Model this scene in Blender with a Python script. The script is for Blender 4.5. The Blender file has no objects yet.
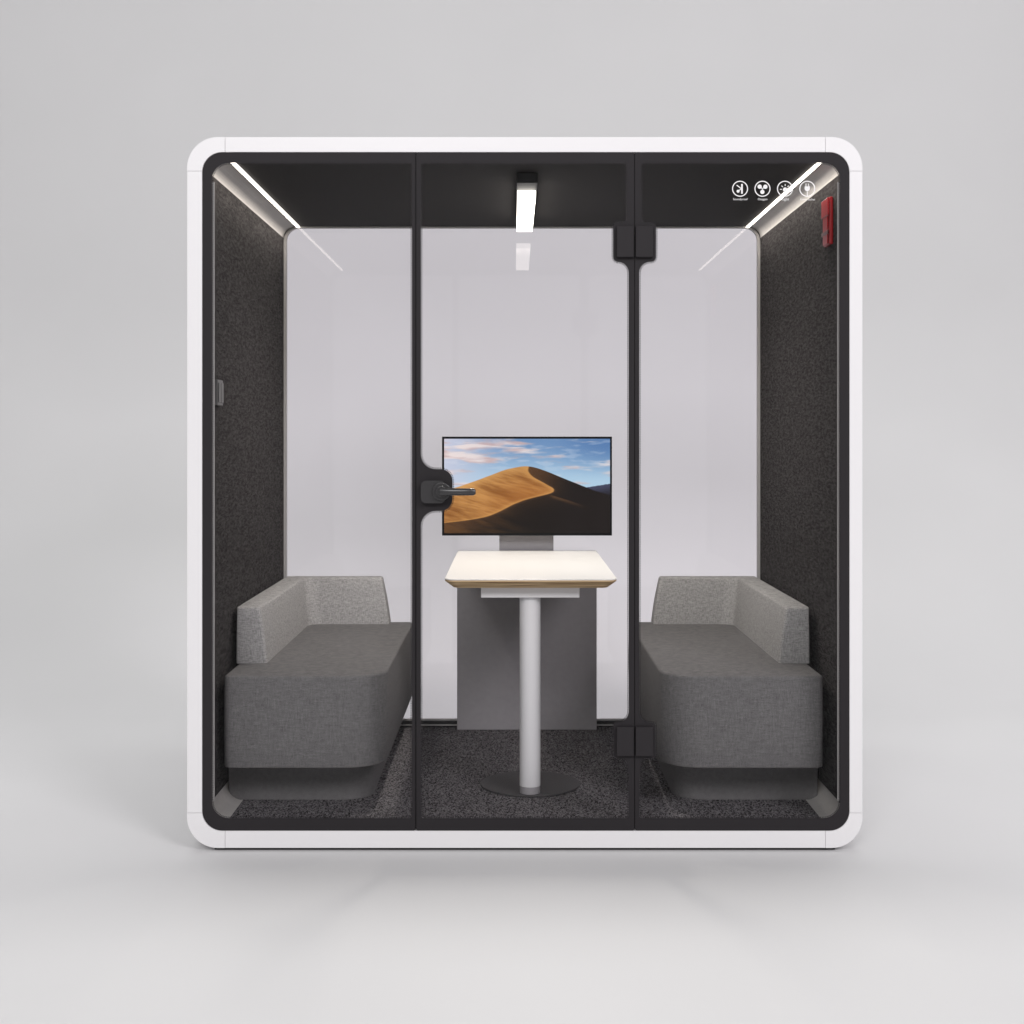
import bpy, bmesh, math, random
from mathutils import Vector
random.seed(7)
S = bpy.context.scene
COL = S.collection

# ------------------------------------------------------------------ camera geometry (metres)
F, D, EYE, CX = 1382.0, 4.5, 1.347, -0.039      # focal in px, camera distance, eye height, camera x
HOR = 438.0
def X(px, Y=0.0): return (px - 512.0) * (D + Y) / F + CX
def Z(py, Y=0.0): return EYE - (py - HOR) * (D + Y) / F

cam = bpy.data.cameras.new('camera'); co = bpy.data.objects.new('camera', cam); COL.objects.link(co)
co.location = (CX, -D, EYE); co.rotation_euler = (math.radians(90), 0, 0)
cam.sensor_width = 36; cam.lens = F / 1024 * 36
cam.shift_y = -(512 - HOR) / 1024; cam.clip_end = 200; cam.clip_start = 0.05
S.camera = co
S.view_settings.view_transform = 'Standard'; S.view_settings.look = 'None'
S.view_settings.gamma = 1; S.view_settings.exposure = 0
S.cycles.max_bounces = 10; S.cycles.transparent_max_bounces = 16
S.cycles.diffuse_bounces = 5; S.cycles.sample_clamp_indirect = 6
S.cycles.caustics_reflective = False; S.cycles.caustics_refractive = False

# ------------------------------------------------------------------ materials
def sock(n, k): return n.inputs[k]
def base_mat(name):
    m = bpy.data.materials.new(name); m.use_nodes = True
    nt = m.node_tree; nt.nodes.clear()
    return m, nt, nt.nodes.new('ShaderNodeOutputMaterial')
def principled(name, col, rough=.5, spec=.5, metal=0, noise=None, bump=None, coat=0, cell=False, linen=False):
    """noise=(scale vec, detail, darker, lighter, lo, hi)   bump=(scale, strength, distance)"""
    m, nt, out = base_mat(name)
    p = nt.nodes.new('ShaderNodeBsdfPrincipled'); nt.links.new(p.outputs[0], out.inputs[0])
    p.inputs['Base Color'].default_value = (*col, 1); p.inputs['Roughness'].default_value = rough
    p.inputs['Specular IOR Level'].default_value = spec; p.inputs['Metallic'].default_value = metal
    p.inputs['Coat Weight'].default_value = coat
    tc = nt.nodes.new('ShaderNodeTexCoord')
    if noise:
        sc, det, a, b, lo, hi = noise
        mp = nt.nodes.new('ShaderNodeMapping'); mp.inputs['Scale'].default_value = sc
        nt.links.new(tc.outputs['Object'], mp.inputs[0])
        n = nt.nodes.new('ShaderNodeTexNoise'); n.inputs['Scale'].default_value = 1; n.inputs['Detail'].default_value = det
        n.inputs['Roughness'].default_value = .65
        nt.links.new(mp.outputs[0], n.inputs['Vector'])
        if linen:                                # crossing threads: one noise drawn out sideways, one upright
            a1, a2 = linen; ns = []
            for v in ((a2, a2, a1), (a1, a1, a2)):
                mq = nt.nodes.new('ShaderNodeMapping'); mq.inputs['Scale'].default_value = v; nt.links.new(tc.outputs['Object'], mq.inputs[0])
                q = nt.nodes.new('ShaderNodeTexNoise'); q.inputs['Scale'].default_value = 1; q.inputs['Detail'].default_value = 3; nt.links.new(mq.outputs[0], q.inputs['Vector'])
                ns.append(q)
            ad = nt.nodes.new('ShaderNodeMath'); ad.operation = 'ADD'; nt.links.new(ns[0].outputs['Fac'], ad.inputs[0]); nt.links.new(ns[1].outputs['Fac'], ad.inputs[1])
            m3 = nt.nodes.new('ShaderNodeMath'); m3.operation = 'MULTIPLY_ADD'; m3.inputs[1].default_value = .35; nt.links.new(ad.outputs[0], m3.inputs[0])
            m4 = nt.nodes.new('ShaderNodeMath'); m4.operation = 'MULTIPLY'; m4.inputs[1].default_value = .3; nt.links.new(n.outputs['Fac'], m4.inputs[0]); nt.links.new(m4.outputs[0], m3.inputs[2])
            n = type('src', (), {'outputs': {'Fac': m3.outputs[0]}})
        if cell:
            vo = nt.nodes.new('ShaderNodeTexVoronoi'); vo.inputs['Scale'].default_value = 1; nt.links.new(mp.outputs[0], vo.inputs['Vector'])
            sp = nt.nodes.new('ShaderNodeSeparateColor'); nt.links.new(vo.outputs['Color'], sp.inputs[0])
            n = type('src', (), {'outputs': {'Fac': sp.outputs[0]}})
        r = nt.nodes.new('ShaderNodeValToRGB')
        r.color_ramp.elements[0].position = lo; r.color_ramp.elements[0].color = (*[c * a for c in col], 1)
        r.color_ramp.elements[1].position = hi; r.color_ramp.elements[1].color = (*[min(1, c * b) for c in col], 1)
        nt.links.new(n.outputs['Fac'], r.inputs[0]); nt.links.new(r.outputs[0], p.inputs['Base Color'])
    if bump:
        n2 = nt.nodes.new('ShaderNodeTexNoise'); n2.inputs['Scale'].default_value = bump[0]; n2.inputs['Detail'].default_value = 4
        nt.links.new(tc.outputs['Object'], n2.inputs['Vector'])
        bp = nt.nodes.new('ShaderNodeBump'); bp.inputs['Strength'].default_value = bump[1]; bp.inputs['Distance'].default_value = bump[2]
        nt.links.new(n2.outputs['Fac'], bp.inputs['Height']); nt.links.new(bp.outputs[0], p.inputs['Normal'])
    return m
def emitter(name, col, strength):
    m, nt, out = base_mat(name)
    e = nt.nodes.new('ShaderNodeEmission'); e.inputs[0].default_value = (*col, 1); e.inputs[1].default_value = strength
    nt.links.new(e.outputs[0], out.inputs[0]); return m
def glass(name, tint, ior, gain=1.0):
    m, nt, out = base_mat(name)
    t = nt.nodes.new('ShaderNodeBsdfTransparent'); t.inputs[0].default_value = (*tint, 1)
    g = nt.nodes.new('ShaderNodeBsdfGlossy'); g.inputs['Roughness'].default_value = 0.0; g.inputs[0].default_value = (1, 1, 1, 1)
    f = nt.nodes.new('ShaderNodeFresnel'); f.inputs[0].default_value = ior
    mx = nt.nodes.new('ShaderNodeMixShader')
    nt.links.new(f.outputs[0], mx.inputs[0]); nt.links.new(t.outputs[0], mx.inputs[1]); nt.links.new(g.outputs[0], mx.inputs[2])
    nt.links.new(mx.outputs[0], out.inputs[0]); return m

M = {}
M['backdrop'] = principled('backdrop_paper', (.69, .687, .69), .55, .25, noise=((.8, .8, .8), 2, .985, 1.015, .3, .7))
M['white'] = principled('white_powder_coat', (.815, .803, .812), .38, .5, bump=(900, .03, .001))
M['liner'] = principled('grey_liner', (.30, .29, .29), .6)
M['frit'] = principled('black_frit', (.027, .0245, .0265), .5, .1)
M['hinge_metal'] = principled('black_hinge_metal', (.028, .0255, .0275), .55, .12)
M['black_metal'] = principled('black_anodised_metal', (.026, .0245, .026), .26, .6)
M['felt'] = principled('charcoal_felt', (.038, .0345, .035), .95, .1, noise=((125, 30, 125), 6, .42, 2.15, .36, .72), bump=(260, .7, .004))
M['ceiling'] = principled('charcoal_ceiling', (.026, .0235, .0235), .85, .2, noise=((200, 200, 200), 3, .85, 1.15, .3, .7))
M['carpet'] = principled('charcoal_carpet', (.125, .117, .124), 1.0, .05, noise=((300, 105, 300), 5, .18, 2.15, .05, 1.0), bump=(300, 1.0, .006), cell=True)
M['alu'] = principled('grey_cove_aluminium', (.52, .50, .485), .5, .4, noise=((5, 60, 60), 2, .95, 1.05, .3, .7))
M['trim'] = principled('pale_trim', (.42, .405, .40), .4, .4)
M['gasket'] = principled('black_gasket', (.012, .011, .012), .6)
M['seat'] = principled('mid_grey_fabric', (.145, .140, .142), .92, .15, noise=((300, 300, 300), 4, .72, 1.29, .37, .63), bump=(520, .5, .002), linen=(330, 45))
M['back_fabric'] = principled('light_grey_heather_fabric', (.345, .336, .334), .92, .15, noise=((300, 300, 300), 4, .62, 1.4, .37, .63), bump=(520, .5, .002), linen=(330, 60))
M['plinth'] = principled('dark_plinth', (.16, .154, .157), .6, .3, noise=((80, 80, 80), 3, .9, 1.1, .3, .7))
M['laminate'] = principled('white_laminate', (.82, .80, .775), .42, .4)
M['steel'] = principled('pale_grey_powder_coat', (.74, .73, .745), .4, .5)
M['disc'] = principled('dark_grey_disc', (.058, .055, .058), .5, .4)
M['panel'] = principled('mid_grey_laminate', (.33, .315, .33), .5, .4, noise=((40, 40, 40), 3, .96, 1.04, .3, .7))
M['bezel'] = principled('black_plastic', (.005, .005, .006), .35, .12)
M['red'] = principled('red_plastic', (.30, .004, .008), .4, .5)
M['darkred'] = principled('dark_red_plastic', (.08, .002, .003), .4, .5)
M['orange'] = principled('orange_edge', (.45, .12, .03), .4, .5)
M['switch'] = principled('grey_plastic', (.13, .126, .126), .45, .3)
M['ink'] = principled('white_print', (.86, .85, .85), .6, .2)
M['led'] = emitter('led_diffuser', (1.0, .93, .84), 7.0)
M['lamp'] = emitter('lamp_diffuser', (1.0, .95, .87), 7.0)
M['front_glass'] = glass('clear_front_glass', (.985, .985, .985), 1.14)
M['back_glass'] = glass('clear_back_glass', (.985, .972, .99), 1.30)

def ply_mat():
    m, nt, out = base_mat('birch_ply_edge')
    p = nt.nodes.new('ShaderNodeBsdfPrincipled'); nt.links.new(p.outputs[0], out.inputs[0]); p.inputs['Roughness'].default_value = .55
    tc = nt.nodes.new('ShaderNodeTexCoord'); mp = nt.nodes.new('ShaderNodeMapping'); mp.inputs['Scale'].default_value = (6, 6, 260)
    nt.links.new(tc.outputs['Object'], mp.inputs[0])
    n = nt.nodes.new('ShaderNodeTexNoise'); n.inputs['Scale'].default_value = 1; n.inputs['Detail'].default_value = 3
    nt.links.new(mp.outputs[0], n.inputs['Vector'])
    r = nt.nodes.new('ShaderNodeValToRGB'); e = r.color_ramp.elements
    e[0].position = .32; e[0].color = (.32, .19, .085, 1); e[1].position = .66; e[1].color = (.72, .53, .31, 1)
    nt.links.new(n.outputs['Fac'], r.inputs[0]); nt.links.new(r.outputs[0], p.inputs['Base Color']); return m
M['ply'] = ply_mat()

def screen_mat():
    m, nt, out = base_mat('lit_screen')
    a = nt.nodes.new('ShaderNodeVertexColor'); a.layer_name = 'picture'
    e = nt.nodes.new('ShaderNodeEmission'); e.inputs[1].default_value = 1.0
    g = nt.nodes.new('ShaderNodeBsdfGlossy'); g.inputs[0].default_value = (.006, .006, .006, 1); g.inputs['Roughness'].default_value = .12
    ad = nt.nodes.new('ShaderNodeAddShader')
    nt.links.new(a.outputs[0], e.inputs[0]); nt.links.new(e.outputs[0], ad.inputs[0]); nt.links.new(g.outputs[0], ad.inputs[1])
    nt.links.new(ad.outputs[0], out.inputs[0]); return m
M['screen'] = screen_mat()

# ------------------------------------------------------------------ object helpers
ROOT = {}
def tag(o, label=None, cat=None, group=None, kind=None):
    for k, v in (('label', label), ('category', cat), ('group', group), ('kind', kind)):
        if v: o[k] = v
    return o
def thing(name, loc, label, cat, group=None):
    o = bpy.data.objects.new(name, None); COL.objects.link(o); o.location = loc; o.empty_display_size = .1
    ROOT[o] = Vector(loc); return tag(o, label, cat, group)
def link(name, me, mat, parent=None, label=None, bevel=0, seg=2, smooth=False, sub=0):
    if parent is not None:
        off = ROOT[parent]
        me.transform(__import__('mathutils').Matrix.Translation(-off))
    o = bpy.data.objects.new(name, me); COL.objects.link(o)
    for mm in (mat if isinstance(mat, (list, tuple)) else [mat]): me.materials.append(mm)
    if parent is not None:
        o.parent = parent; ROOT[o] = ROOT[parent]
    if label: o['label'] = label
    if smooth or bevel:
        for p in me.polygons: p.use_smooth = True
    if bevel:
        b = o.modifiers.new('bevel', 'BEVEL'); b.width = bevel; b.segments = seg; b.limit_method = 'ANGLE'; b.angle_limit = math.radians(35)
        b.harden_normals = False
        w = o.modifiers.new('wn', 'WEIGHTED_NORMAL'); w.keep_sharp = False
    return o
def obj(name, bm, mat, parent=None, **k):
    me = bpy.data.meshes.new(name); bmesh.ops.recalc_face_normals(bm, faces=bm.faces)
    if k.get('smooth') and not k.get('bevel'):
        for e in bm.edges:
            if len(e.link_faces) == 2 and e.calc_face_angle(0) > .75: e.smooth = False
    bm.to_mesh(me); bm.free()
    return link(name, me, mat, parent, **k)
def box(bm, x0, x1, y0, y1, z0, z1, mi=0):
    v = [bm.verts.new(p) for p in ((x0,y0,z0),(x1,y0,z0),(x1,y1,z0),(x0,y1,z0),(x0,y0,z1),(x1,y0,z1),(x1,y1,z1),(x0,y1,z1))]
    for q in ((3,2,1,0),(4,5,6,7),(0,1,5,4),(1,2,6,5),(2,3,7,6),(3,0,4,7)):
        bm.faces.new([v[i] for i in q]).material_index = mi
    return bm
def boxbm(*a): return box(bmesh.new(), *a)
def cyl(bm, c, r, axis, length, n=40, r2=None):
    r2 = r if r2 is None else r2
    ax = 'XYZ'.index(axis); u, w = [(1, 2), (0, 2), (0, 1)][ax]
    rings = []
    for k, rr in ((0, r), (1, r2)):
        ring = []
        for i in range(n):
            a = 2 * math.pi * i / n; p = [0, 0, 0]
            p[ax] = c[ax] + k * length; p[u] = c[u] + rr * math.cos(a); p[w] = c[w] + rr * math.sin(a)
            ring.append(bm.verts.new(p))
        rings.append(ring)
    for i in range(n): bm.faces.new((rings[0][i], rings[0][(i+1) % n], rings[1][(i+1) % n], rings[1][i]))
    bm.faces.new(rings[0]); bm.faces.new(rings[1]); return bm
def fillet(pts, n=8):
    """pts: (x, z, r) corners in order -> list of (x, z)"""
    out = []; L = len(pts)
    for i in range(L):
        p = Vector(pts[i][:2]); r = pts[i][2] if len(pts[i]) > 2 else 0
        a = Vector(pts[i-1][:2]); b = Vector(pts[(i+1) % L][:2])
        if r <= 1e-9: out.append(tuple(p)); continue
        d1 = (a - p).normalized(); d2 = (b - p).normalized()
        ang = d1.angle(d2); t = min(r / math.tan(ang / 2), .499 * (a-p).length if 0 else 1e9)
        s = p + d1 * t; e = p + d2 * t
        c = p + (d1 + d2).normalized() * (r / math.sin(ang / 2))
        v0 = s - c; v1 = e - c; a0 = math.atan2(v0.y, v0.x); a1 = math.atan2(v1.y, v1.x)
        da = (a1 - a0 + math.pi) % (2 * math.pi) - math.pi
        for k in range(n + 1):
            q = a0 + da * k / n; out.append((c.x + r * math.cos(q), c.y + r * math.sin(q)))
    return out
def sheet(loops, y0, y1):
    """flat plate in the XZ plane with holes; loops[0] outer; from depth y0 to y1"""
    cu = bpy.data.curves.new('tmp', 'CURVE'); cu.dimensions = '2D'; cu.fill_mode = 'BOTH'; cu.extrude = abs(y1 - y0) / 2
    for lp in loops:
        sp = cu.splines.new('POLY'); sp.points.add(len(lp) - 1); sp.use_cyclic_u = True
        for p, q in zip(sp.points, lp): p.co = (q[0], q[1], 0, 1)
    o = bpy.data.objects.new('tmp', cu); COL.objects.link(o)
    dg = bpy.context.evaluated_depsgraph_get()
    me = bpy.data.meshes.new_from_object(o.evaluated_get(dg))
    bpy.data.objects.remove(o); bpy.data.curves.remove(cu)
    ym = (y0 + y1) / 2
    for v in me.vertices: v.co = (v.co.x, ym - v.co.z, v.co.y)
    me.materials.clear()
    return me
def prism_y(loop, y0, y1):
    bm = bmesh.new()
    a = [bm.verts.new((x, y0, z)) for x, z in loop]; b = [bm.verts.new((x, y1, z)) for x, z in loop]
    n = len(loop)
    for i in range(n): bm.faces.new((a[i], a[(i+1) % n], b[(i+1) % n], b[i]))
    bm.faces.new(a); bm.faces.new(b); return bm
def loft_z(rings):
    """rings: list of (loop of (x, y), z)"""
    bm = bmesh.new(); R = []
    for lp, z in rings: R.append([bm.verts.new((x, y, z)) for x, y in lp])
    n = len(R[0])
    for a, b in zip(R, R[1:]):
        for i in range(n): bm.faces.new((a[i], a[(i+1) % n], b[(i+1) % n], b[i]))
    bm.faces.new(R[0]); bm.faces.new(R[-1]); return bm
def pxloop(pts, Y, n=8):
    s = (D + Y) / F
    return fillet([(X(p[0], Y), Z(p[1], Y), (p[2] if len(p) > 2 else 0) * s) for p in pts], n)

# ------------------------------------------------------------------ setting: seamless studio sweep
def backdrop():
    prof = [(-14, 0), (2.3, 0)]
    R, y1 = 2.4, 2.3
    for k in range(1, 25):
        a = math.pi / 2 * k / 24; prof.append((y1 + R * math.sin(a), R - R * math.cos(a)))
    prof.append((y1 + R, 9))
    bm = bmesh.new(); A = [bm.verts.new((-16, y, z)) for y, z in prof]; B = [bm.verts.new((16, y, z)) for y, z in prof]
    for i in range(len(prof) - 1): bm.faces.new((A[i], B[i], B[i+1], A[i+1]))
    o = obj('backdrop', bm, M['backdrop'], smooth=True); tag(o, kind='structure')
backdrop()

# ------------------------------------------------------------------ the pod
B = .012                                        # underside of the shell above the floor
OX0, OX1, OZ0, OZ1 = X(187), X(862.5), Z(848), Z(137)
IX0, IX1, IZ0, IZ1 = X(202), X(849.6), Z(831), Z(152)
WX0, WX1 = -1.037, 1.046                        # faces of the felt walls
FL = EYE - 1.265                                # carpet
CE = EYE + .924                                 # ceiling
YB = 1.55                                       # rear glass
YE = 1.60
CV = .058                                       # size of the corner coves
pod = thing('meeting_pod', (0, .8, 0), 'white framed soundproof meeting pod with black edged glass front and charcoal lining', 'meeting pod')

def shell():
    ro, ri = 31 * D / F, 20 * D / F
    sx0, sx1 = X(225), X(825.5)
    sz0, sz1 = Z(813), Z(171)
    def arc(cx, cz, r, a0, a1, n=14): return [(cx + r * math.cos(math.radians(a0 + (a1-a0)*k/n)), cz + r * math.sin(math.radians(a0 + (a1-a0)*k/n))) for k in range(n+1)]
    g = .0004
    # straight rails
    for lp in ([(sx0+g, OZ1), (sx1-g, OZ1), (sx1-g, IZ1), (sx0+g, IZ1)], [(sx0+g, OZ0), (sx1-g, OZ0), (sx1-g, IZ0), (sx0+g, IZ0)],
               [(OX0, sz0+g), (OX0, sz1-g), (IX0, sz1-g), (IX0, sz0+g)], [(OX1, sz0+g), (OX1, sz1-g), (IX1, sz1-g), (IX1, sz0+g)]):
        obj('frame_rail', prism_y(lp, 0, YE), M['white'], pod, bevel=.0011, seg=2)
    # rounded corner pieces
    def corner(ox, oz, ix, iz, dx, dz, sx, sz):
        a = {(1,1):(0,90),(-1,1):(90,180),(-1,-1):(180,270),(1,-1):(270,360)}[(dx,dz)]
        o = arc(ox - dx*ro, oz - dz*ro, ro, *a); i = arc(ix - dx*ri, iz - dz*ri, ri, *a)
        if (dx, dz) in ((1,1), (-1,-1)):     # begins on the vertical side
            lp = [(ox, sz)] + o + [(sx, oz), (sx, iz)] + i[::-1] + [(ix, sz)]
        else:
            lp = [(sx, oz)] + o + [(ox, sz), (ix, sz)] + i[::-1] + [(sx, iz)]
        bmv = prism_y(lp, 0, YE)
        obj('frame_corner', bmv, M['white'], pod, bevel=.0011, seg=2)
    corner(OX1, OZ1, IX1, IZ1, 1, 1, sx1+g, sz1+g); corner(OX0, OZ1, IX0, IZ1, -1, 1, sx0-g, sz1+g)
    corner(OX0, OZ0, IX0, IZ0, -1, -1, sx0-g, sz0-g); corner(OX1, OZ0, IX1, IZ0, 1, -1, sx1+g, sz0-g)
    # inner liner that closes the joints
    e = .0006; t = .004
    lo = fillet([(IX0+e, IZ0+e, ri), (IX1-e, IZ0+e, ri), (IX1-e, IZ1-e, ri), (IX0+e, IZ1-e, ri)], 10)
    li = fillet([(IX0+t, IZ0+t, ri-t), (IX1-t, IZ0+t, ri-t), (IX1-t, IZ1-t, ri-t), (IX0+t, IZ1-t, ri-t)], 10)
    link('inner_liner', sheet([lo, li], .018, YE-.002), M['liner'], pod)
    # recessed base, black and set forward to deepen the shadow line under the shell
    bm = bmesh.new()
    box(bm, OX0+.085, OX1-.085, .022, YE-.05, .0005, OZ0-.0005)
    obj('base', bm, M['gasket'], pod)
shell()

# lining
Y0 = .026
obj('wall_lining', boxbm(IX0+.0045, WX0, Y0, YB-.012, FL+CV, CE-CV+.008), M['felt'], pod)
obj('wall_lining', boxbm(WX1, IX1-.0045, Y0, YB-.012, FL+CV, CE-CV+.008), M['felt'], pod)
obj('ceiling_panel', boxbm(WX0+CV, WX1-CV, Y0, YB-.004, CE, IZ1-.0045), M['ceiling'], pod)
obj('carpet', boxbm(WX0+CV, WX1-CV, Y0, YB+.03, IZ0+.0045, FL), M['carpet'], pod)
def cove(sx, sz):
    wx = WX0 if sx < 0 else WX1; ix = IX0 + .0045 if sx < 0 else IX1 - .0045
    hz = CE if sz > 0 else FL; oz = IZ1 - .0045 if sz > 0 else IZ0 + .0045
    top = CV if sz < 0 else CV - .008
    lp = []
    n = 10
    for k in range(n + 1):                      # concave quarter arc from the wall to the ceiling or floor
        a = math.pi / 2 * k / n
        lp.append((wx - sx * CV * (1 - math.sin(a)) * 1.0 if 0 else wx - sx * CV * (1 - math.cos(a)), hz - sz * top * (1 - math.sin(a))))
    lp += [(wx - sx * CV, oz), (ix - sx * .02, oz), (ix, oz - sz * .02), (ix, hz - sz * top)]
    obj('corner_cove', prism_y(lp, Y0, YB - .012), M['alu'], pod)
for sx in (-1, 1):
    for sz in (-1, 1): cove(sx, sz)

# rear glass and its slim frame
gl = fillet([(WX0, FL+.03, .012), (WX1, FL+.03, .012), (WX1, CE, .062), (WX0, CE, .062)], 8)
w = .012
gi = fillet([(WX0+w, FL+.03+.006, .01), (WX1-w, FL+.03+.006, .01), (WX1-w, CE-.006, .055), (WX0+w, CE-.006, .055)], 8)
rear = link('rear_window', sheet([gl, gi], YB-.010, YB+.012), M['trim'], pod)
link('rear_glass', sheet([fillet([(WX0+.004, FL+.032, .012), (WX1-.004, FL+.032, .012), (WX1-.004, CE-.002, .058), (WX0+.004, CE-.002, .058)], 8)], YB-.002, YB), M['back_glass'], rear)
# dark surround closing the gap between the slim frame and the shell
t = .0048; rr = 20 * D / F
so = fillet([(IX0+t, IZ0+t, rr), (IX1-t, IZ0+t, rr), (IX1-t, IZ1-t, rr), (IX0+t, IZ1-t, rr)], 10)
si = fillet([(WX0+.001, FL+.031, .01), (WX1-.001, FL+.031, .01), (WX1-.001, CE-.001, .06), (WX0+.001, CE-.001, .06)], 8)
link('rear_surround', sheet([so, si], YB+.013, YB+.035), M['gasket'], pod)
obj('skirting_gasket', boxbm(WX0+CV, WX1-CV, YB-.020, YB-.0105, FL+.016, FL+.030), M['gasket'], rear)
obj('skirting_trim', boxbm(WX0+CV, WX1-CV, YB-.022, YB-.0105, FL+.010, FL+.0155), M['trim'], rear)

# ------------------------------------------------------------------ glass front with black printed borders
FY = .006
def dots(bmv, loop, inward, r, pitch, y):
    """one row of printed dots running along the inner edge of a border"""
    L = len(loop); acc = 0
    for i in range(L):
        a = Vector(loop[i]); b = Vector(loop[(i+1) % L]); d = b - a; ln = d.length
        if ln < 1e-6: continue
        d.normalize(); nrm = Vector((-d.y, d.x)) * inward
        while acc < ln:
            p = a + d * acc + nrm * (r * 1.35)
            vs = [bmv.verts.new((p.x + r * math.cos(q * math.pi/3), y, p.y + r * math.sin(q * math.pi/3))) for q in range(6)]
            bmv.faces.new(vs); acc += pitch
        acc -= ln
def area(lp): return sum(lp[i-1][0]*lp[i][1] - lp[i][0]*lp[i-1][1] for i in range(len(lp))) / 2
def front_panel(name, outer, hole, parent, label=None):
    o = pxloop(outer, FY); h = pxloop(hole, FY)
    pane = link(name, sheet([o], FY, FY + .010), M['front_glass'], parent, label=label)
    br = link('black_border', sheet([o, h], FY - .0022, FY - .0006), M['frit'], pane)
    bmv = bmesh.new(); dots(bmv, h, 1 if area(h) > 0 else -1, .0021, .0056, FY - .0012)
    obj('dotted_edge', bmv, M['frit'], pane)
    return pane
left = front_panel('glass_panel', [(202.6,152.6,20),(415.4,152.6,2),(415.4,830.4,2),(202.6,830.4,20)],
                   [(212,163,17),(412,163,3),(412,818,3),(212,818,17)], pod, 'fixed glass panel at the left of the door')
door = front_panel('glass_door',
    [(416.4,152.6,2),(634.2,152.6,2),(634.2,830.4,2),(416.4,830.4,2)],
    [(421,163,3),(626.5,163,3),(626.5,222,3),(613,224,4),(613,262,5),(628.6,262,11),(628.6,721.5,11),(613.5,722.5,3),(613.5,758,4),(626,758,6),(628.6,775,8),(628.6,818,3),
     (421,818,3),(421,511,15),(452.6,511,12),(452.6,469,12),(421,469,15)], pod, 'glass door with lever handle')
right = front_panel('glass_panel', [(635.0,152.6,2),(849.0,152.6,20),(849.0,830.4,20),(635.0,830.4,2)],
    [(641,163,3),(840,163,17),(840,818,17),(639.2,818,3),(639.2,775,8),(641.5,758,6),(655.5,758,4),(655.5,723,3),(639.2,721.5,11),(639.2,262,11),(656,262,5),(656,224,4),(641,222,3)],
    pod, 'fixed glass panel at the right of the door, printed with four icons')
# hinges: a pair of leaves each side of the door joint
for y0, y1, xl, xr in ((226.5, 257.5, 616.5, 653), (726.5, 755.5, 616.5, 653)):
    bm = bmesh.new(); box(bm, X(xl), X(633.6), -.012, FY-.003, Z(y1), Z(y0))
    hg = obj('hinge', bm, M['hinge_metal'], door, bevel=.002)
    bm = bmesh.new(); box(bm, X(635.4), X(xr), -.012, FY-.003, Z(y1), Z(y0))
    obj('hinge_leaf', bm, M['hinge_metal'], right, bevel=.002)
for a in (415.9, 634.6):
    obj('joint_seal', boxbm(X(a-2.6), X(a+2.6), FY+.0105, FY+.0125, Z(830), Z(153)), M['gasket'], pod)
obj('edge_glint', boxbm(X(211.0), X(213.4), FY+.0105, FY+.0135, Z(802), Z(181)), M['trim'], pod)  # pale strip imitating the border's inner edge with its reflection
obj('edge_glint', boxbm(X(838.6), X(840.8), FY+.0105, FY+.0135, Z(802), Z(181)), M['trim'], pod)  # same imitated edge reflection on the right
# lock and lever
lk = link('lock_case', sheet([pxloop([(421.2,480.4,5.5),(446,480.4,5.5),(446,503,5.5),(421.2,503,5.5)], 0)], -.020, FY-.003), M['black_metal'], door, bevel=.002)
bm = bmesh.new(); c = (X(441.8), -.032, Z(491.2))
cyl(bm, c, .030, 'Y', .036, 40); obj('rose', bm, M['black_metal'], door, bevel=.003, seg=3)
bm = bmesh.new(); cyl(bm, (c[0], -.046, c[2]), .019, 'Y', .016, 32)
obj('spindle', bm, M['black_metal'], door, bevel=.003, seg=3)
def lever():
    z0 = c[2]; bmv = bmesh.new(); prev = None
    pts = [(c[0]-.004, -.052, .0150, .009), (c[0]+.02, -.058, .0125, .008), (c[0]+.045, -.060, .0118, .0075), (X(466), -.060, .0115, .007), (X(474.0), -.060, .0112, .007), (X(476.2), -.060, .007, .004)]
    for x, y, h, t_ in pts:
        ring = [bmv.verts.new((x, y + t_ * math.cos(a), z0 + .0 + h * math.sin(a))) for a in [2*math.pi*k/16 for k in range(16)]]
        if prev:
            for i in range(16): bmv.faces.new((prev[i], prev[(i+1) % 16], ring[(i+1) % 16], ring[i]))
        else: bmv.faces.new(ring)
        prev = ring
    bmv.faces.new(prev)
    obj('door_handle', bmv, M['black_metal'], door, smooth=True)
lever()

# printed icons on the right-hand pane
def ink(name, faces_fn, label):
    bmv = bmesh.new(); faces_fn(bmv); return obj(name, bmv, M['ink'], right, label=label)
u = D / F
IY = FY - .0012
def ring2(bmv, cx, cz, r0, r1, n=40):
    a = [bmv.verts.new((cx + r0*math.cos(2*math.pi*k/n), IY, cz + r0*math.sin(2*math.pi*k/n))) for k in range(n)]
    b = [bmv.verts.new((cx + r1*math.cos(2*math.pi*k/n), IY, cz + r1*math.sin(2*math.pi*k/n))) for k in range(n)]
    for k in range(n): bmv.faces.new((a[k], a[(k+1) % n], b[(k+1) % n], b[k]))
def disc2(bmv, cx, cz, r, n=20, dy=0): bmv.faces.new([bmv.verts.new((cx + r*math.cos(2*math.pi*k/n), IY+dy, cz + r*math.sin(2*math.pi*k/n))) for k in range(n)])
def bar2(bmv, x0, z0, x1, z1, w, dy=0):
    d = Vector((x1-x0, z1-z0)).normalized(); n = Vector((-d.y, d.x)) * w / 2
    bmv.faces.new([bmv.verts.new((p[0], IY+dy, p[1])) for p in ((x0+n.x, z0+n.y), (x1+n.x, z1+n.y), (x1-n.x, z1-n.y), (x0-n.x, z0-n.y))])
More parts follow.
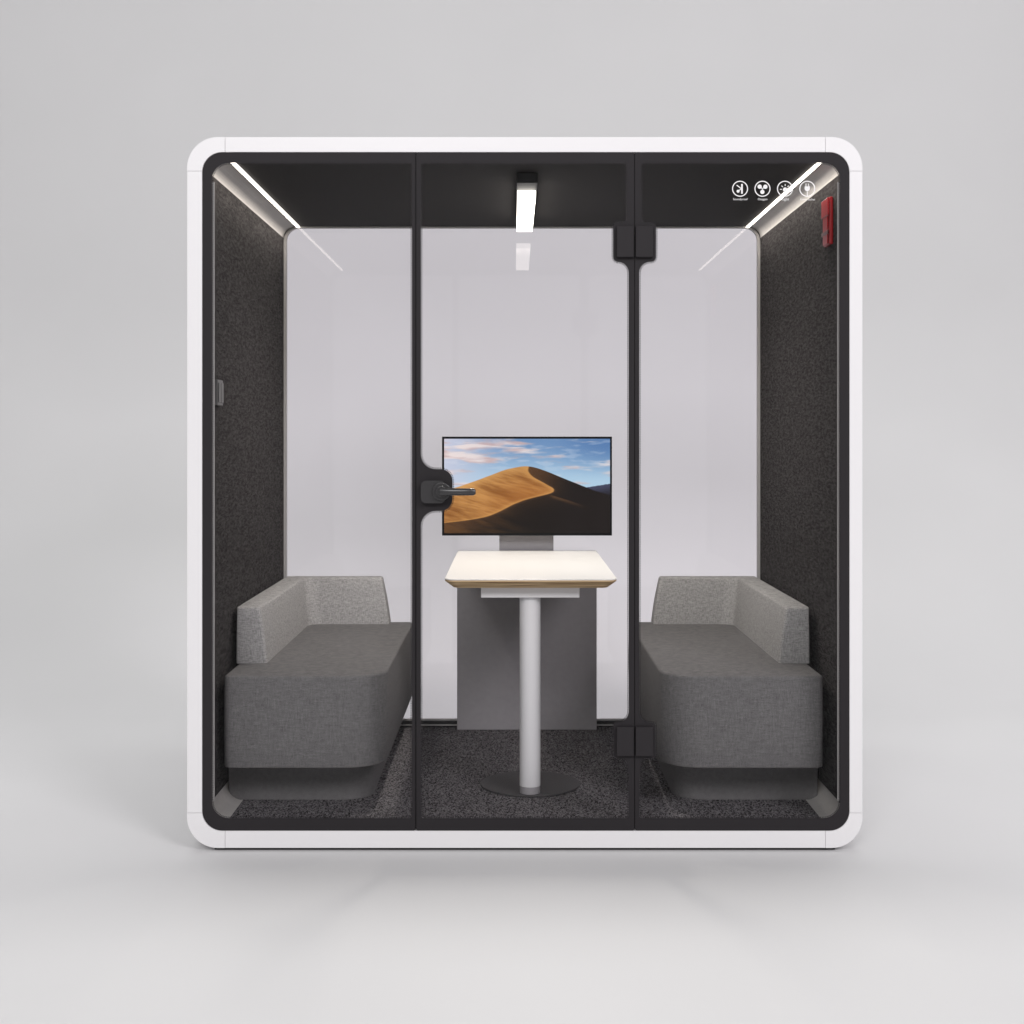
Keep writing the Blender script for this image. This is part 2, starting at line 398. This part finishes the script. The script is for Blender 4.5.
def text_into(bmv, txt, cx, cz, width):
    cu = bpy.data.curves.new('tmp', 'FONT'); cu.body = txt; cu.align_x = 'CENTER'; cu.align_y = 'CENTER'; cu.size = .012
    o = bpy.data.objects.new('tmp', cu); COL.objects.link(o)
    dg = bpy.context.evaluated_depsgraph_get(); me = bpy.data.meshes.new_from_object(o.evaluated_get(dg))
    xs = [v.co.x for v in me.vertices]; k = width / (max(xs) - min(xs)); zc = .5 * (max(v.co.y for v in me.vertices) + min(v.co.y for v in me.vertices))
    for v in me.vertices: v.co = (cx + v.co.x * k, IY, cz + (v.co.y - zc) * max(k, .75))
    bmv.from_mesh(me); bpy.data.objects.remove(o); bpy.data.curves.remove(cu); bpy.data.meshes.remove(me)
def icon(kind):
    px = {'sound': 740, 'fan': 762.4, 'light': 784.9, 'plug': 807.2}[kind]
    cx, cz = X(px, FY), Z(188.8, FY)
    P = lambda a, b: (cx + a*u, cz - b*u)
    def draw(b):
        ring2(b, cx, cz, 7.0*u, 8.0*u)
        if kind == 'sound':
            bar2(b, *P(1.9, -4.8), *P(1.9, 5.0), 1.7*u)
            bar2(b, *P(-3.4, -3.6), *P(1.0, -.3), 1.0*u); bar2(b, *P(-2.0, 2.4), *P(1.0, .2), .9*u, -.0002); disc2(b, *P(-2.0, 2.5), 1.5*u, dy=-.0004)
            text_into(b, 'Soundproof', *P(.2, 10.7), 14.5*u)
        elif kind == 'fan':
            for a, d in ((-2.8, -2.1), (2.9, -2.0), (-.1, 3.2)):
                disc2(b, *P(a, d), 2.15*u); bar2(b, *P(0, 0), *P(a*.7, d*.7), 1.0*u, -.0003)
            text_into(b, 'Oxygen', *P(.2, 10.7), 9.6*u)
        elif kind == 'light':
            disc2(b, *P(.2, 1.0), 2.3*u); bar2(b, *P(.2, 2.8), *P(.2, 4.6), 2.2*u, -.0003)
            for q in range(5):
                a = math.radians(180 - 45*q); bar2(b, *P(.2+3.3*math.cos(a), .6-3.3*math.sin(a)), *P(.2+5.2*math.cos(a), .6-5.2*math.sin(a)), .8*u)
            text_into(b, 'Light', *P(.2, 10.7), 7.5*u)
        else:
            bar2(b, *P(-1.3, -5.2), *P(-1.3, -2.4), .8*u); bar2(b, *P(1.3, -5.2), *P(1.3, -2.4), .8*u)
            lp = fillet([(*P(-2.6, -2.4), 0), (*P(2.6, -2.4), 0), (*P(2.6, 2.3), 2.2*u), (*P(-2.6, 2.3), 2.2*u)], 6)
            b.faces.new([b.verts.new((x, IY-.0003, z)) for x, z in lp]); bar2(b, *P(0, 2.2), *P(0, 6.9), .8*u)
            text_into(b, 'Power socket', *P(.2, 10.7), 14.5*u)
    ink({'sound': 'soundproof_icon', 'fan': 'fan_icon', 'light': 'lamp_icon', 'plug': 'plug_icon'}[kind], draw,
        {'sound': 'white round icon of sound bouncing off a wall', 'fan': 'white round icon of a three bladed fan',
         'light': 'white round icon of a shining bulb', 'plug': 'white round icon of a power plug'}[kind])
for k in ('sound', 'fan', 'light', 'plug'): icon(k)

# ------------------------------------------------------------------ lights fixed in the pod
def led(x0, x1, label):
    t_ = thing('led_strip_light', ((x0+x1)/2, .79, CE), label, 'strip light', 'strip lights along the ceiling edges')
    obj('diffuser', boxbm(x0+.001, x1-.001, Y0+.004, YB-.016, CE-.006, CE-.0015), M['led'], t_)
    bm = bmesh.new(); s = -1 if x0 < 0 else 1
    a, b_ = (x0-.0035, x0+.0005) if s < 0 else (x1-.0005, x1+.0035)
    box(bm, a, b_, Y0+.003, YB-.014, CE-.008, CE-.0013)
    obj('rail', bm, M['alu'], t_)
led(-.9765, -.9645, 'warm white strip light along the ceiling edge above the left sofa')
led(.982, .994, 'warm white strip light along the ceiling edge above the right sofa')
cl = thing('ceiling_light', (.014, .9, CE), 'short bright rectangular lamp hanging under the dark ceiling above the table', 'ceiling light')
obj('housing', boxbm(-.023, .050, .31, 1.36, CE-.036, CE-.001), M['gasket'], cl, bevel=.002)
obj('diffuser', boxbm(-.019, .046, .46, 1.30, CE-.058, CE-.037), M['lamp'], cl)

# ------------------------------------------------------------------ sofas
def sofa(sg, label):
    t_ = thing('sofa', (sg * .74, .85, FL), label, 'sofa', 'sofas facing each other in the pod')
    def plan(x0, x1, y0, y1, r, rs=.01):
        lp = fillet([(x0, y0, rs), (x1, y0, r), (x1, y1, rs), (x0, y1, rs)], 10)
        return [(sg * -x, y) for x, y in lp]
    # plan x measured outward-negative: x0 at the wall, x1 towards the table
    def P(x0, x1, y0, y1, r, rs=.012): return [(sg * (-x), y) for x, y in fillet([(x0, y0, rs), (x1, y0, r), (x1, y1, rs), (x0, y1, rs)], 10)]
    zt, zb = EYE - .801, EYE - 1.111
    rings = []
    for ins, z in ((.005, zb), (.0012, zb+.0015), (0, zb+.005), (-.002, (zb+zt)/2), (0, zt-.009), (.0015, zt-.0035), (.005, zt-.0008), (.012, zt), (.10, zt+.002)):
        x0, x1 = -1.011, -.468
        rings.append((P(x0+ins, x1-ins, .15+ins, 1.525-ins, max(.135-ins, .03), max(.026-ins*.6, .004)), z))
    obj('seat', loft_z(rings), M['seat'], t_, smooth=True)
    zr = [(A, z) for A, z in ()]
    def L(b0, y0, b1, y1, e, dx=0, dy=0):
        pts = [(-1.018, y0, .008), (b0, y0, .012), (b0, y1, .06), (e, y1, .010), (e, 1.535, .008), (-1.018, 1.535, .008)]
        return [(sg * -x, y) for x, y in fillet(pts, 6)]
    z0, z1 = zt + .001, EYE - .603
    rs = []
    for k in range(7):
        f = k / 6; bul = .003 * math.sin(math.pi * f)
        rs.append((L(-.908 - .026*f + bul, .402 + .012*f - bul, -.9, 1.432 + .028*f - bul, -.567 - .033*f + bul), z0 + (z1 - .008 - z0) * f))
    rs.append((L(-.936, .416, 0, 1.462, -.6025), z1 - .003)); rs.append((L(-.941, .421, 0, 1.467, -.607), z1))
    obj('backrest', loft_z(rs), M['back_fabric'], t_, smooth=True)
    obj('plinth', loft_z([(P(-1.031, -.53, .33, 1.52, .10, .006), FL+.001), (P(-1.031, -.53, .33, 1.52, .10, .006), zb-.001)]), M['plinth'], t_, smooth=True)
    return t_
# sg maps the outward-negative plan to the left (-1 flips it back) or right side
sofa(-1, 'grey fabric corner sofa against the left felt wall, under the small wall switch')
sofa(1, 'grey fabric corner sofa against the right felt wall, below the red hammer')

# ------------------------------------------------------------------ table
tx = .026
tab = thing('meeting_table', (tx, .85, FL), 'narrow white topped table with pale wood edge on a single round column', 'table')
ZT = EYE - .486
def tplan(ins, hw=.298, y0=.262, y1=1.472): return fillet([(tx-hw+ins, y0+ins, max(.035-ins*.4, .01)), (tx+hw-ins, y0+ins, max(.035-ins*.4, .01)), (tx+hw-ins, y1, .006), (tx-hw+ins, y1, .006)], 8)
obj('tabletop', loft_z([(tplan(.0), ZT-.0045), (tplan(.0), ZT-.001), (tplan(.0014), ZT)]), M['laminate'], tab, label='white laminate top')
obj('wood_edge', loft_z([(tplan(.034), ZT-.034), (tplan(.030), ZT-.033), (tplan(.0005), ZT-.0095), (tplan(.0005), ZT-.0047)]), M['ply'], tab, label='chamfered plywood edge')
obj('bracket', boxbm(tx-.174, tx+.172, .345, .62, EYE-.560, ZT-.0345), M['steel'], tab, bevel=.002)
bm = bmesh.new(); cyl(bm, (tx-.001, .40, FL+.034), .0370, 'Z', EYE-.5605-FL-.034, 56); obj('column', bm, M['steel'], tab, bevel=.001)
bm = bmesh.new(); cyl(bm, (tx-.001, .40, FL+.0085), .0362, 'Z', .025, 56); obj('collar', bm, M['panel'], tab, bevel=.001)
bm = bmesh.new(); cyl(bm, (tx+.001, .54, FL+.001), .181, 'Z', .007, 72); obj('base_disc', bm, M['disc'], tab, bevel=.002)

# ------------------------------------------------------------------ media panel and monitor
mp = thing('media_panel', (tx, 1.505, FL), 'plain grey upright panel behind the table, standing against the rear glass', 'panel')
obj('lower_panel', boxbm(tx-.303, tx+.302, 1.485, 1.526, FL+.001, ZT+.012-.02), M['panel'], mp, bevel=.002)
obj('neck', boxbm(X(499.3, 1.488), X(553.5, 1.488), 1.488, 1.524, ZT-.007, EYE-.18), M['panel'], mp, bevel=.002)
mon = thing('monitor', (tx, 1.44, EYE-.416), 'wide flat monitor showing a desert dune under a blue sky', 'monitor')
YM = 1.42
mx0, mx1, mz0, mz1 = X(442, YM), X(612, YM), Z(535.6, YM), Z(436.6, YM)
obj('housing', boxbm(mx0, mx1, YM, YM+.032, mz0, mz1), M['bezel'], mon, bevel=.0015)
obj('mount', boxbm(tx-.10, tx+.10, YM+.0325, 1.4875, EYE-.30, EYE-.19), M['bezel'], mon)

def picture():
    W, H = 420, 236
    from mathutils import noise as N
    def lin(c): return tuple(((v/255)/12.92 if v/255 <= .04045 else ((v/255+.055)/1.055)**2.4) for v in c)
    def mix(a, b, t): t = max(0, min(1, t)); return tuple(x + (y-x)*t for x, y in zip(a, b))
    def sm(a, b, x): t = max(0, min(1, (x-a)/(b-a))); return t*t*(3-2*t)
    def fb(x, y, o=4, s=0):
        v, amp, tot = 0, 1, 0
        for k in range(o): v += amp * N.noise((x, y, s + k*7.3)); tot += amp; x *= 2; y *= 2; amp *= .5
        return v / tot
    def cat(pts, u):
        for (a, va), (b, vb) in zip(pts, pts[1:]):
            if u <= b:
                t = (u-a)/(b-a); return va + (vb-va) * t
        return pts[-1][1]
    def cats(pts, u, w=.018): return sum(cat(pts, u + w*k) for k in (-2, -1, 0, 1, 2)) / 5
    sky_line = [(-.2, .60), (0, .55), (.12, .49), (.26, .40), (.37, .325), (.44, .30), (.50, .285), (.545, .30), (.62, .345), (.70, .405), (.80, .475), (.90, .545), (1.2, .70)]
    # crest: boundary between sunlit and shaded sand, as u for a given v, winding down from the summit
    crest = [(.28, .515), (.33, .505), (.37, .515), (.42, .55), (.47, .605), (.53, .665), (.575, .655), (.61, .57), (.65, .48), (.70, .41), (.77, .34), (.83, .25), (.87, .12), (.90, -.05), (1.2, -.4)]
    far = [(-.2, .56), (.6, .56), (.78, .525), (.86, .515), (.93, .495), (1.0, .475), (1.2, .45)]
    cols = []
    for j in range(H + 1):
        v = j / H
        for i in range(W + 1):
            u_ = i / W
            # sky
            c = mix((112, 146, 190), (178, 208, 230), sm(0, .5, v)); c = mix((206, 208, 226), c, sm(-.05, .5, u_ + .2*v))
            c = mix(c, (74, 112, 166), .6 * sm(.6, 1, u_) * sm(.45, .0, v))
            cl_ = fb(u_*3.4 + .7, v*13, 5, 3)
            dens = sm(.02, .34, cl_ + .34*math.exp(-((v-.12)/.10)**2) * sm(.78, .1, u_) + .12*math.exp(-((v-.24)/.045)**2)*sm(.66, .82, u_) - .02)
            c = mix(c, mix((244, 227, 222), (208, 178, 176), sm(.0, .5, fb(u_*5, v*20, 3, 11) + .25)), .86*dens)
            w_ = sm(.06, .3, fb(u_*7 + 4, v*18, 4, 21)) * sm(.5, .2, v) * .25; c = mix(c, (235, 235, 242), w_)
            fz = cats(far, u_) + .008*fb(u_*30, 0, 3, 5)
            if v > fz: c = mix((72, 74, 96), (46, 44, 52), sm(fz, fz+.12, v))
            sl = cats(sky_line, u_) + .003*fb(u_*18, 0, 2, 9)
            if v > sl - .003:
                rip = fb(u_*7 + v*9, v*46 - u_*22, 4, 31); big = fb(u_*4 - v*2, v*9 - u_*5, 4, 41)
                uc = cats([(a, b) for a, b in crest], v, .008) + .006*fb(v*14, 1.0, 3, 51)
                lit = mix((206, 150, 88), (138, 88, 46), sm(-.5, .6, big + .5*rip)); lit = mix(lit, (226, 172, 108), .55*sm(.10, .0, v - sl))
                lit = mix(lit, (168, 104, 52), .55*sm(.05, .32, v - sl)*sm(.1, .5, u_))
                lit = mix(lit, (214, 158, 92), .6*sm(.07, 0, uc - u_))
                dk = mix((92, 64, 44), (36, 31, 29), sm(.0, .5, (v - sl)*.8 + .55*(u_-.42))); dk = mix(dk, (112, 78, 48), .6*sm(-.2, .5, big + .4*rip)*sm(.62, .1, u_)); dk = mix(dk, (96, 68, 46), .5*sm(.05, 0, u_ - uc)); dk = mix(dk, (38, 33, 32), sm(.55, .8, u_))
                v2 = .56 + .55*max(0, u_ - .58) + .35*max(0, .62 - u_)**1.4 + .004*fb(u_*9, 2.0, 2, 61)
                dk = mix(dk, (122, 86, 56), .55*sm(.05, 0, v - v2)*sm(-.002, .003, v - v2)*sm(.62, .66, u_)*sm(.9, .7, u_))
                sand = mix(lit, dk, sm(-.006, .006, u_ - uc))
                c = mix(c, sand, sm(sl-.003, sl+.003, v))
            cols.append((*lin(c), 1))
    bmv = bmesh.new(); x0, x1, z0, z1 = X(444.2, YM), X(610, YM), Z(533.2, YM), Z(438.8, YM)
    g = [[bmv.verts.new((x0 + (x1-x0)*i/W, YM-.0015, z1 + (z0-z1)*j/H)) for i in range(W+1)] for j in range(H+1)]
    for j in range(H):
        for i in range(W): bmv.faces.new((g[j][i], g[j+1][i], g[j+1][i+1], g[j][i+1]))
    o = obj('screen', bmv, M['screen'], mon)
    at = o.data.color_attributes.new('picture', 'FLOAT_COLOR', 'POINT')
    at.data.foreach_set('color', [x for q in cols for x in q])
picture()

# ------------------------------------------------------------------ wall fittings
hx = WX1
hm = thing('emergency_hammer', (hx, .21, EYE+.73), 'red emergency hammer in its holder on the right felt wall near the glass', 'hammer')
def hbox(name, y0, y1, z0, z1, d, mat, d0=0.0, bv=.003, ):
    return obj(name, boxbm(hx-d, hx-.0005-d0, y0, y1, EYE+z0, EYE+z1), mat, hm, bevel=bv)
hbox('holder', .165, .250, .655, .815, .014, M['red'])
hbox('clip', .160, .255, .690, .703, .021, M['darkred'], .0145, .002)
hbox('hammer_head', .157, .257, .752, .812, .021, M['red'], .0145, .006)
hbox('handle', .174, .242, .658, .7515, .019, M['red'], .0145, .005)
hbox('edge_strip', .251, .2535, .690, .77, .012, M['orange'], 0, .0005)

sw = thing('wall_switch', (WX0, .16, EYE+.155), 'small grey switch plate on the left felt wall near the glass', 'switch')
obj('plate', boxbm(WX0+.0005, WX0+.012,   .128, .215, EYE+.110, EYE+.196), M['switch'], sw, bevel=.002)
for k in range(2):
    obj('rocker', boxbm(WX0+.0125, WX0+.016, .134+.04*k, .168+.04*k, EYE+.120, EYE+.186), M['switch'], sw, bevel=.001)

# ------------------------------------------------------------------ studio lighting
wd = bpy.data.worlds.new('World'); S.world = wd; wd.use_nodes = True
bg = wd.node_tree.nodes.get('Background') or wd.node_tree.nodes.new('ShaderNodeBackground')
bg.inputs[0].default_value = (.985, .977, .985, 1); bg.inputs[1].default_value = .45
def area_lamp(name, loc, aim, sx, sy, watts, col=(1, 1, 1), spread=180):
    l = bpy.data.lights.new(name, 'AREA'); l.spread = math.radians(spread); l.shape = 'RECTANGLE'; l.size = sx; l.size_y = sy; l.energy = watts; l.color = col
    o = bpy.data.objects.new(name, l); COL.objects.link(o); o.location = loc
    o.rotation_euler = (Vector(aim) - Vector(loc)).to_track_quat('-Z', 'Y').to_euler()
area_lamp('key_softbox', (5.2, -8.0, 6.6), (0, .8, .8), 3.0, 3.0, 405, (1, .962, .995))
area_lamp('front_fill', (-1.6, -8.4, 5.6), (0, .9, .8), 3.4, 2.2, 265, (1, .995, .995))  # added fill, brightens sofa fronts, panel and column inside the pod
area_lamp('overhead_fill', (0, 1.9, 9.5), (0, 1.9, 0), 8.0, 2.4, 76, (.995, 1, .995), 80)  # added fill, lifts the floor and the curve of the sweep

def strip_lamp(name, x, y0, y1, z, w, watts, col, spread):
    l = bpy.data.lights.new(name, 'AREA'); l.shape = 'RECTANGLE'; l.size = w; l.size_y = y1 - y0; l.energy = watts; l.color = col
    l.spread = math.radians(spread)
    o = bpy.data.objects.new(name, l); COL.objects.link(o); o.location = (x, (y0 + y1) / 2, z)
strip_lamp('strip_lamp', -.9705, .04, 1.52, CE - .0075, .011, 2.7, (1, .93, .84), 160)
strip_lamp('strip_lamp', .988, .04, 1.52, CE - .0075, .011, 2.7, (1, .93, .84), 160)
strip_lamp('table_lamp', .013, .47, 1.29, CE - .0595, .066, 16.0, (1, .95, .87), 165)
